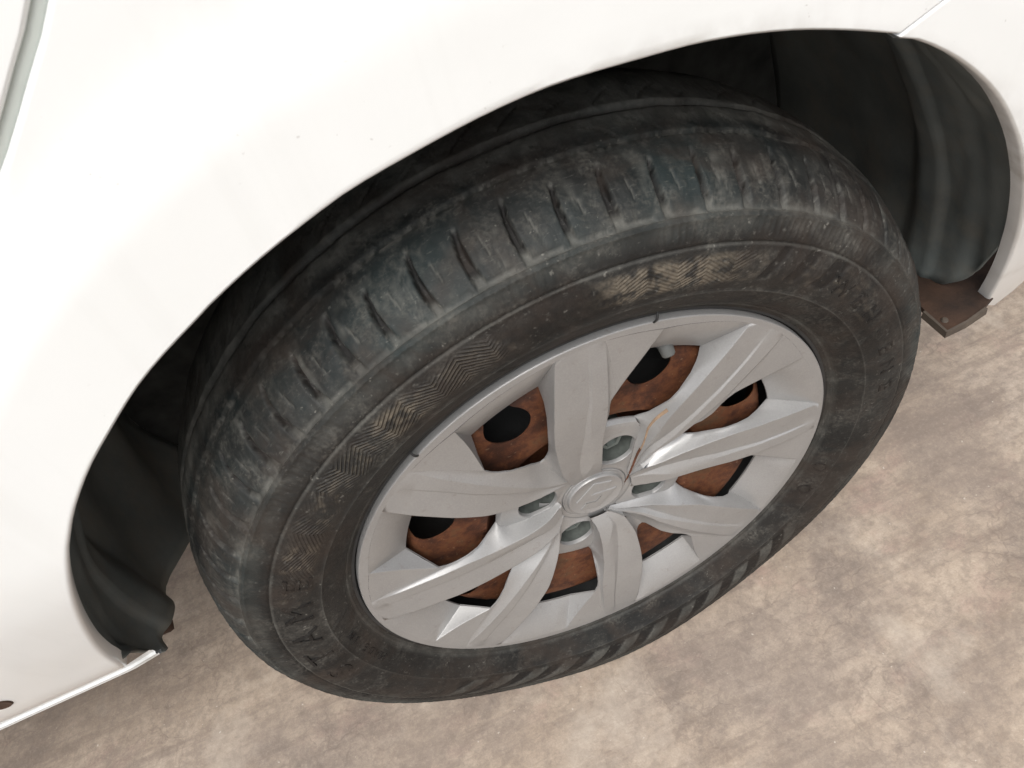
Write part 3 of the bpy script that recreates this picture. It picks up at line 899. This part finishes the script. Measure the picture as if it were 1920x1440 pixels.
def spl(pts, n):                                    # Catmull-Rom resample of (x, z) points
    P = [np.array(p, float) for p in pts]; P = [2 * P[0] - P[1]] + P + [2 * P[-1] - P[-2]]
    den = []
    for i in range(1, len(P) - 2):
        for t in np.linspace(0, 1, 24, endpoint=False):
            a, b, c_, d = P[i - 1], P[i], P[i + 1], P[i + 2]
            den.append(.5 * (2 * b + (c_ - a) * t + (2 * a - 5 * b + 4 * c_ - d) * t ** 2 + (3 * b - a - 3 * c_ + d) * t ** 3))
    den.append(P[-2]); D = np.array(den)
    L = np.r_[0, np.cumsum(np.hypot(*np.diff(D, axis=0).T))]; q = np.linspace(0, L[-1], n)
    return [(float(np.interp(s, L, D[:, 0])), float(np.interp(s, L, D[:, 1]))) for s in q]


# wheel-arch outline in the side view (x, z), from the sill round over the wheel to the bumper
ARCH_L = [on_body(*p) for p in ((234, 1252), (218, 1247), (201, 1237), (177, 1215), (150, 1172), (129, 1111), (122, 1044), (126, 999), (135, 954), (161, 883), (201, 810), (251, 729), (302, 666), (352, 613), (403, 559), (490, 480), (600, 393), (667, 346), (767, 288), (887, 223), (1000, 171), (1100, 136), (1200, 107), (1300, 80), (1400, 62), (1500, 53), (1600, 54), (1688, 61))]
ARCH_R = [on_body(*p) for p in ((1693, 62), (1765, 87), (1830, 128), (1880, 182), (1912, 250), (1926, 330), (1921, 400), (1902, 470), (1875, 530), (1848, 572))]


def panel(name, inner, outer, mat, rows=26, hem_in=True, hem_out=True, hem_l=False, hem_r=False, lip=.012):
    """skin between two outlines, its edges turned inwards"""
    V = []; n = len(inner)
    def hem(p, o, k):                               # p edge point, o its neighbour inside the skin
        dx, dz = p[0] - o[0], p[1] - o[1]; L = math.hypot(dx, dz) or 1; dx, dz = dx / L, dz / L
        y = body_y(*p)
        return [(p[0] + dx * .0012, y + .0008, p[1] + dz * .0012), (p[0] + dx * .0020, y + .0026, p[1] + dz * .0020), (p[0] + dx * .0018, y + lip, p[1] + dz * .0018)][k]
    R2 = []
    ts = np.linspace(0, 1, rows) ** 1.35
    for i in range(n):
        a, b = inner[i], outer[i]
        line = [(a[0] + (b[0] - a[0]) * t, a[1] + (b[1] - a[1]) * t) for t in ts]
        row = [(x, body_y(x, z), z) for x, z in line]
        if hem_in: row = [hem(line[0], line[1], k) for k in (2, 1, 0)] + row
        if hem_out: row = row + [hem(line[-1], line[-2], k) for k in (0, 1, 2)]
        R2.append((row, line))
    G = [r for r, _ in R2]
    mb = MB(); mb.grid(G)
    for flag, i, j in ((hem_l, 0, 1), (hem_r, -1, -2)):
        if flag:
            li, lj = R2[i][1], R2[j][1]
            mb.grid([[ (p[0], body_y(*p), p[1]) ] + [hem(p, o, k) for k in (0, 1, 2)] for p, o in zip(li, lj)])
    ob = mb.build(name, mat, car, smooth=35, fix=False)
    me = ob.data
    bm = bmesh.new(); bm.from_mesh(me); bmesh.ops.recalc_face_normals(bm, faces=bm.faces)
    if sum(f.normal.y * f.calc_area() for f in bm.faces) > 0: bmesh.ops.reverse_faces(bm, faces=bm.faces)
    bm.to_mesh(me); bm.free()
    at = me.attributes.new('grime', 'FLOAT', 'POINT')
    vals = []
    for v in me.vertices:
        x, y, z = v.co; r = math.hypot(x, z - ZC)
        gq = .0
        gq += .5 * max(0, 1 - (r - .357) / .012) * max(0, min(1, (x + .02) / .1)) * (1 if z > .45 else .3)
        gq += .4 * max(0, 1 - abs(z - .305) / .012) + (1.2 if x > -.352 and z < .312 and x < -.2 else 0)
        vals.append(min(1, gq))
    at.data.foreach_set('value', vals)
    return ob


TOPZ = .93
GAP = [(-.452, .3165), (-.452, .34), (-.446, .39), (-.425, .455), (-.385, .515), (-.33, .568), (-.262, .628), on_body(0, 360), on_body(56, 182), on_body(103, 0), (-.108, .772), (-.084, .825), (-.072, .875), (-.068, TOPZ)]
NL = 70
aL = spl(ARCH_L, NL)

ZB = aL[0][1]
gap = spl([(-.452, ZB)] + GAP[1:], 54)
seam0 = ARCH_L[-1]; sm = on_body(1768, 0); sd = (sm[0] - seam0[0], sm[1] - seam0[1]); k_ = (.62 - seam0[0]) / sd[0]
seam = [(seam0[0] + sd[0] * k_ * t, seam0[1] + sd[1] * k_ * t) for t in np.linspace(0, 1, 20)]
end_ = seam[-1]
topL = spl([gap[-1], (.2, TOPZ), (.45, TOPZ), (.62, TOPZ - .01), (.622, (TOPZ + end_[1]) / 2), end_], NL - 54 + 1)[1:]
W = .0036
quarter = panel('rear_quarter_panel', aL, gap + topL, PAINT, hem_l=False, hem_r=True)
quarter['label'] = 'white body panel over the wheel arch'
gout = []
for i, p in enumerate(gap):
    q = gap[max(0, i - 1)]; s = gap[min(len(gap) - 1, i + 1)]; dx, dz = s[0] - q[0], s[1] - q[1]; L = math.hypot(dx, dz)
    gout.append((p[0] - dz / L * 2 * W, p[1] + dx / L * 2 * W))
nG = len(gout)
dout = [(-1.05, ZB + (TOPZ - ZB) * i / (nG - 1)) for i in range(nG)]
door = panel('rear_door', gout, dout, PAINT)
door['label'] = 'white rear door edge curving down to the left of the gap'
# grey-green rubber seal at the bottom of the door gap
mb = MB(); rows = []
for p, q in zip(gap, gout):
    row = []
    for t, dy in ((-.45, .012), (0.0, .0050), (.35, .0028), (.65, .0028), (1.0, .0050), (1.45, .012)):
        x, z = p[0] + (q[0] - p[0]) * t, p[1] + (q[1] - p[1]) * t
        row.append((x, body_y(x, z) + dy, z))
    rows.append(row)
mb.grid(rows); mb.build('door_seal', SEAL, car, smooth=60)
# bumper
NB = 36
aR = spl(ARCH_R, NB)
def nrm(v): L = math.hypot(*v); return (v[0] / L, v[1] / L)
sn = nrm(sd); off = (.0012 * sn[1], -.0012 * sn[0])
seamB = [(x + off[0] * 2.2, z + off[1] * 2.2) for x, z in seam]
aR[0] = seamB[0]
zb = aR[-1][1]
far = [(seamB[-1][0] + (.62 - seamB[-1][0]) * t, seamB[-1][1]) for t in np.linspace(0, 1, 8)][1:] + [(.62, seamB[-1][1] + (.36 - seamB[-1][1]) * t) for t in np.linspace(0, 1, 12)][1:]
low_edge = [on_body(1865, 572), on_body(1920, 528), on_body(1975, 470)]
outerB = seamB[::1]
# skin of the bumper: ruled between arch edge and far outline
oB = spl([seamB[-1], (.625, seamB[-1][1] - .08), (.625, .55), (.62, .45), (.60, .40), (low_edge[2][0], low_edge[2][1]), low_edge[1], low_edge[0]], NB)
bump = panel('rear_bumper', aR, oB, PAINT, hem_l=True)
bump['label'] = 'white bumper corner behind the wheel'
# lower lip of the quarter panel: tucked band, bright ledge, flange
mb = MB(); rows = []
xe = aL[0][0]
for i, x in enumerate(np.r_[np.linspace(xe + .020, xe - .06, 14), np.linspace(xe - .09, -1.05, 20)]):
    z0 = ZB; y0 = body_y(x, z0) ; f = 1
    tp = min(1, max(0, (x - xe) / .03))               # the end of the flange thins out and bends in
    rows.append([(x, y0 + u + .005 * tp, z0 + v + (.0015 * tp if k < 3 else -.001 * tp)) for k, (u, v) in enumerate(((.0006, .0010), (.0012, -.0010), (.0026, -.0040), (.0028, -.0050), (.0018, -.0058), (.0012, -.0068), (.0018, -.0084), (.0032, -.0096), (.0030, -.0118), (.0040, -.0136), (.0080, -.0140)))])
mb.grid(rows)
sill = mb.build('sill', PAINT, car, smooth=40, fix=True)
at = sill.data.attributes.new('grime', 'FLOAT', 'POINT')
at.data.foreach_set('value', [1.0 * min(1, max(0, (v.co.x - xe + .004) / .02)) for v in sill.data.vertices])
sill['label'] = 'white lower edge of the body below the door'

# dark rubber plug in the drain hole at the sill
px_, pz_ = on_body(0, 1322)
mb = MB()
rows = [[(px_ + q * .0060 * math.cos(t), body_y(px_ + q * .0060 * math.cos(t), pz_ + q * .0080 * math.sin(t)) - h, pz_ + q * .0080 * math.sin(t)) for q, h in ((1.12, .0001), (1.0, .0010), (.9, .0007), (.0, .0003))] for t in np.linspace(0, 2 * math.pi, 20, endpoint=False)]
mb.grid(rows, wrap=True); mb.build('sill_plug', BROWN, car, smooth=50, fix='out')

# ------------------------------------------------------------------ wheel-arch liner
def end_left(y): return float(np.interp(y, [.0, .025, .05, .075, .082, .14, .21, .27], [173, 177, 183, 186.5, 185.5, 189, 194, 197]))
def end_right(y): return float(np.interp(y, [.0, .023, .04, .059, .075, .093, .27], [11.5, 10.5, 3.5, -1.0, -3.8, -5, -6.5]))
def liner_r(y, a):
    r = .3665
    r += .003 * smoothstep(.040, .056, np.float64(y)) - .005 * smoothstep(.088, .096, np.float64(y)) + .012 * smoothstep(.11, .14, np.float64(y))
    r -= .0008 * math.exp(-((y - .066) / .006) ** 2)
    r += .006 * (float(vnoise(np.float64(a * .07 + 3), np.float64(y * 22), 4)) - .5) + .002 * (float(vnoise(np.float64(a * .3), np.float64(y * 70), 9)) - .5) + .0025 * math.sin(a * .09 + y * 30)
    if a > 150: r += .005 * math.sin((a - 150) * .17 + y * 45)
    return float(r)
ys = np.r_[np.linspace(-.002, .012, 4), np.linspace(.018, .14, 42), np.linspace(.15, .345, 14)]
mb = MB(); rows = []
for y in ys:
    a0, a1 = end_left(y), end_right(y); row = []
    for i in range(121):
        t = i / 120; a = a0 + (a1 - a0) * t
        ring_ = liner_r(y, a)
        yy = max(y, body_y(ring_ * math.cos(R_(a)), ZC + ring_ * math.sin(R_(a))) + .0045 + max(0, y) * .3) if y < .05 else max(y, body_y(ring_ * math.cos(R_(a)), ZC + ring_ * math.sin(R_(a))) + .02)
        row.append(pt(ring_, a, yy))
    # rolled ends
    row = [pt(ring_ + .004, a0, y)] + row if False else row
    rows.append(row)
mb.grid(rows)
liner = mb.build('wheel_arch_liner', LINER, car, HUB, smooth=50, fix=True)
sol = liner.modifiers.new('thickness', 'SOLIDIFY'); sol.thickness = .0022; sol.offset = 0
# inner wall of the wheel house
mb = MB()
rows = [[pt(r, a, .34) for r in (.05, .15, .25, .33, .380)] for a in np.linspace(196, -6, 60)]
mb.grid(rows); mb.build('wheel_house_wall', WALLM, car, HUB, fix=True)
# screw clip at the bottom front of the liner
def at_r(px, py, y):
    d = ray(px, py); return CAM_P + d * ((y - CAM_P.y) / d.y)
c0 = at_r(300, 1166, .118)
mb = MB(); rows = []
for i in range(12):
    t = 2 * math.pi * i / 12
    rows.append([(c0.x + q * math.cos(t), c0.y + q * 1.2 * math.sin(t), c0.z + h + .002 * math.sin(3 * t)) for q, h in ((.0, .004), (.004, .004), (.0075, .002), (.0085, -.006), (.006, -.012))])
mb.grid(rows, wrap=True); mb.build('liner_clip', BROWN, car, smooth=40)

# muddy tray under the bumper corner, with its pale lower lip
def at_z(px, py, z):
    d = ray(px, py); return CAM_P + d * ((z - CAM_P.z) / d.z)
zt = .262
outline = [at_z(px, py, zt) for px, py in ((1690, 470), (1700, 545), (1735, 583), (1776, 620), (1812, 601), (1846, 576), (1893, 520), (1920, 450))]
mb = MB()
n = len(outline); top = [tuple(p) for p in outline]; bot = [(p.x, p.y, p.z - .005) for p in outline]
mb.V = top + bot; mb.F = [tuple(range(n)), tuple(range(2 * n - 1, n - 1, -1))] + [(i, (i + 1) % n, n + (i + 1) % n, n + i) for i in range(n)]
tray = mb.build('bumper_tray', BROWN, car, smooth=0)
lipm = mat_plain('dusty_lip', (0.075, 0.058, 0.044), .7, var=.3, scale=80)
mb = MB(); rows = []
lipp = [outline[i] for i in (2, 3, 4, 5)]
cen = sum(outline, Vector()) / n
for p in lipp:
    dd = Vector((p.x - cen.x, p.y - cen.y, 0)).normalized()
    q = Vector(p)
    rows.append([tuple(q + dd * .0004 + Vector((0, 0, .0012))), tuple(q + dd * .0030 + Vector((0, 0, .0010))), tuple(q + dd * .0036 + Vector((0, 0, -.006))), tuple(q + dd * .0004 + Vector((0, 0, -.006)))])
mb.grid(rows); mb.build('tray_lip', lipm, car, smooth=0)
sc = at_z(1771, 601, zt)
mb = MB(); rows, _ = lathe([(.0, -.0022), (.0020, -.0018), (.0032, .0)], 14)
mb.V = []; mb.grid([[(sc.x + x, sc.y + z, sc.z + .0004 - y) for x, y, z in row] for row in rows], wrap=True)
mb.build('tray_screw', lipm, car)

# underbody: keeps daylight from the far side out of the wheel house
mb = MB()
prof = [(.365, .25), (.365, .70), (.13, .78), (.12, TOPZ - .004), (1.55, TOPZ - .004), (1.60, .55), (1.58, .26), (.365, .25)]
for xa in (-1.05, .60): pass
rows = [[(x, y, z) for y, z in prof] for x in (-1.05, .60)]
mb.grid(rows)
mb.poly([(-1.05, y, z) for y, z in prof[:-1]]); mb.poly([(.60, y, z) for y, z in prof[:-1]])
mb.build('underbody', SHELLM, car, smooth=0)

# rust stain creeping from the opening down to the centre cap: a thin crust lying on the cover
bpy.context.view_layer.update()
dg = bpy.context.evaluated_depsgraph_get()
targets = [o for o in bpy.data.objects if o.parent is cover or o is cover]
def hit(px, py):
    d = ray(px, py).normalized(); best = None
    for o in targets:
        if o.type != 'MESH' or o.name.startswith('rust'): continue
        mi = o.matrix_world.inverted(); a = mi @ CAM_P; b = (mi.to_3x3() @ d).normalized()
        ok, loc, nor, _ = o.ray_cast(a, b)
        if ok:
            wl = o.matrix_world @ loc; dist = (wl - CAM_P).length
            if best is None or dist < best[0]: best = (dist, wl, (o.matrix_world.to_3x3() @ nor).normalized())
    return best
def streak(path, widths, mat, name):
    pts = spl(path, 30); wd = np.interp(np.linspace(0, 1, 30), np.linspace(0, 1, len(widths)), widths)
    rows = []
    for i, (x, y) in enumerate(pts):
        q, s = pts[max(0, i - 1)], pts[min(29, i + 1)]; dx, dy = s[0] - q[0], s[1] - q[1]; L = math.hypot(dx, dy); nx, ny_ = -dy / L, dx / L
        row = []
        for t in (-1, -.4, .4, 1):
            jx = (random.random() - .5) * .5
            h = hit(x + nx * (wd[i] * t + jx), y + ny_ * (wd[i] * t + jx))
            if h is None: row = None; break
            nn = h[2] if h[2].dot(CAM_P - h[1]) > 0 else -h[2]
            row.append(tuple(h[1] - HUB + nn * (.00035 if abs(t) < .9 else .0001)))
        if row: rows.append(row)
    if len(rows) > 2:
        mb = MB(); mb.grid(rows); o = mb.build(name, mat, cover, smooth=60); return o
streak([(1252, 768), (1240, 777), (1228, 787), (1216, 802), (1211, 818), (1206, 832), (1201, 842)], [3.6, 3.0, 2.2, 1.6, 1.8], STREAKL, 'rust_stain')
streak([(1201, 840), (1193, 856), (1186, 874), (1178, 892), (1171, 904)], [2.6, 2.2, 2.0, 1.7, 1.0], STREAK, 'rust_stain')
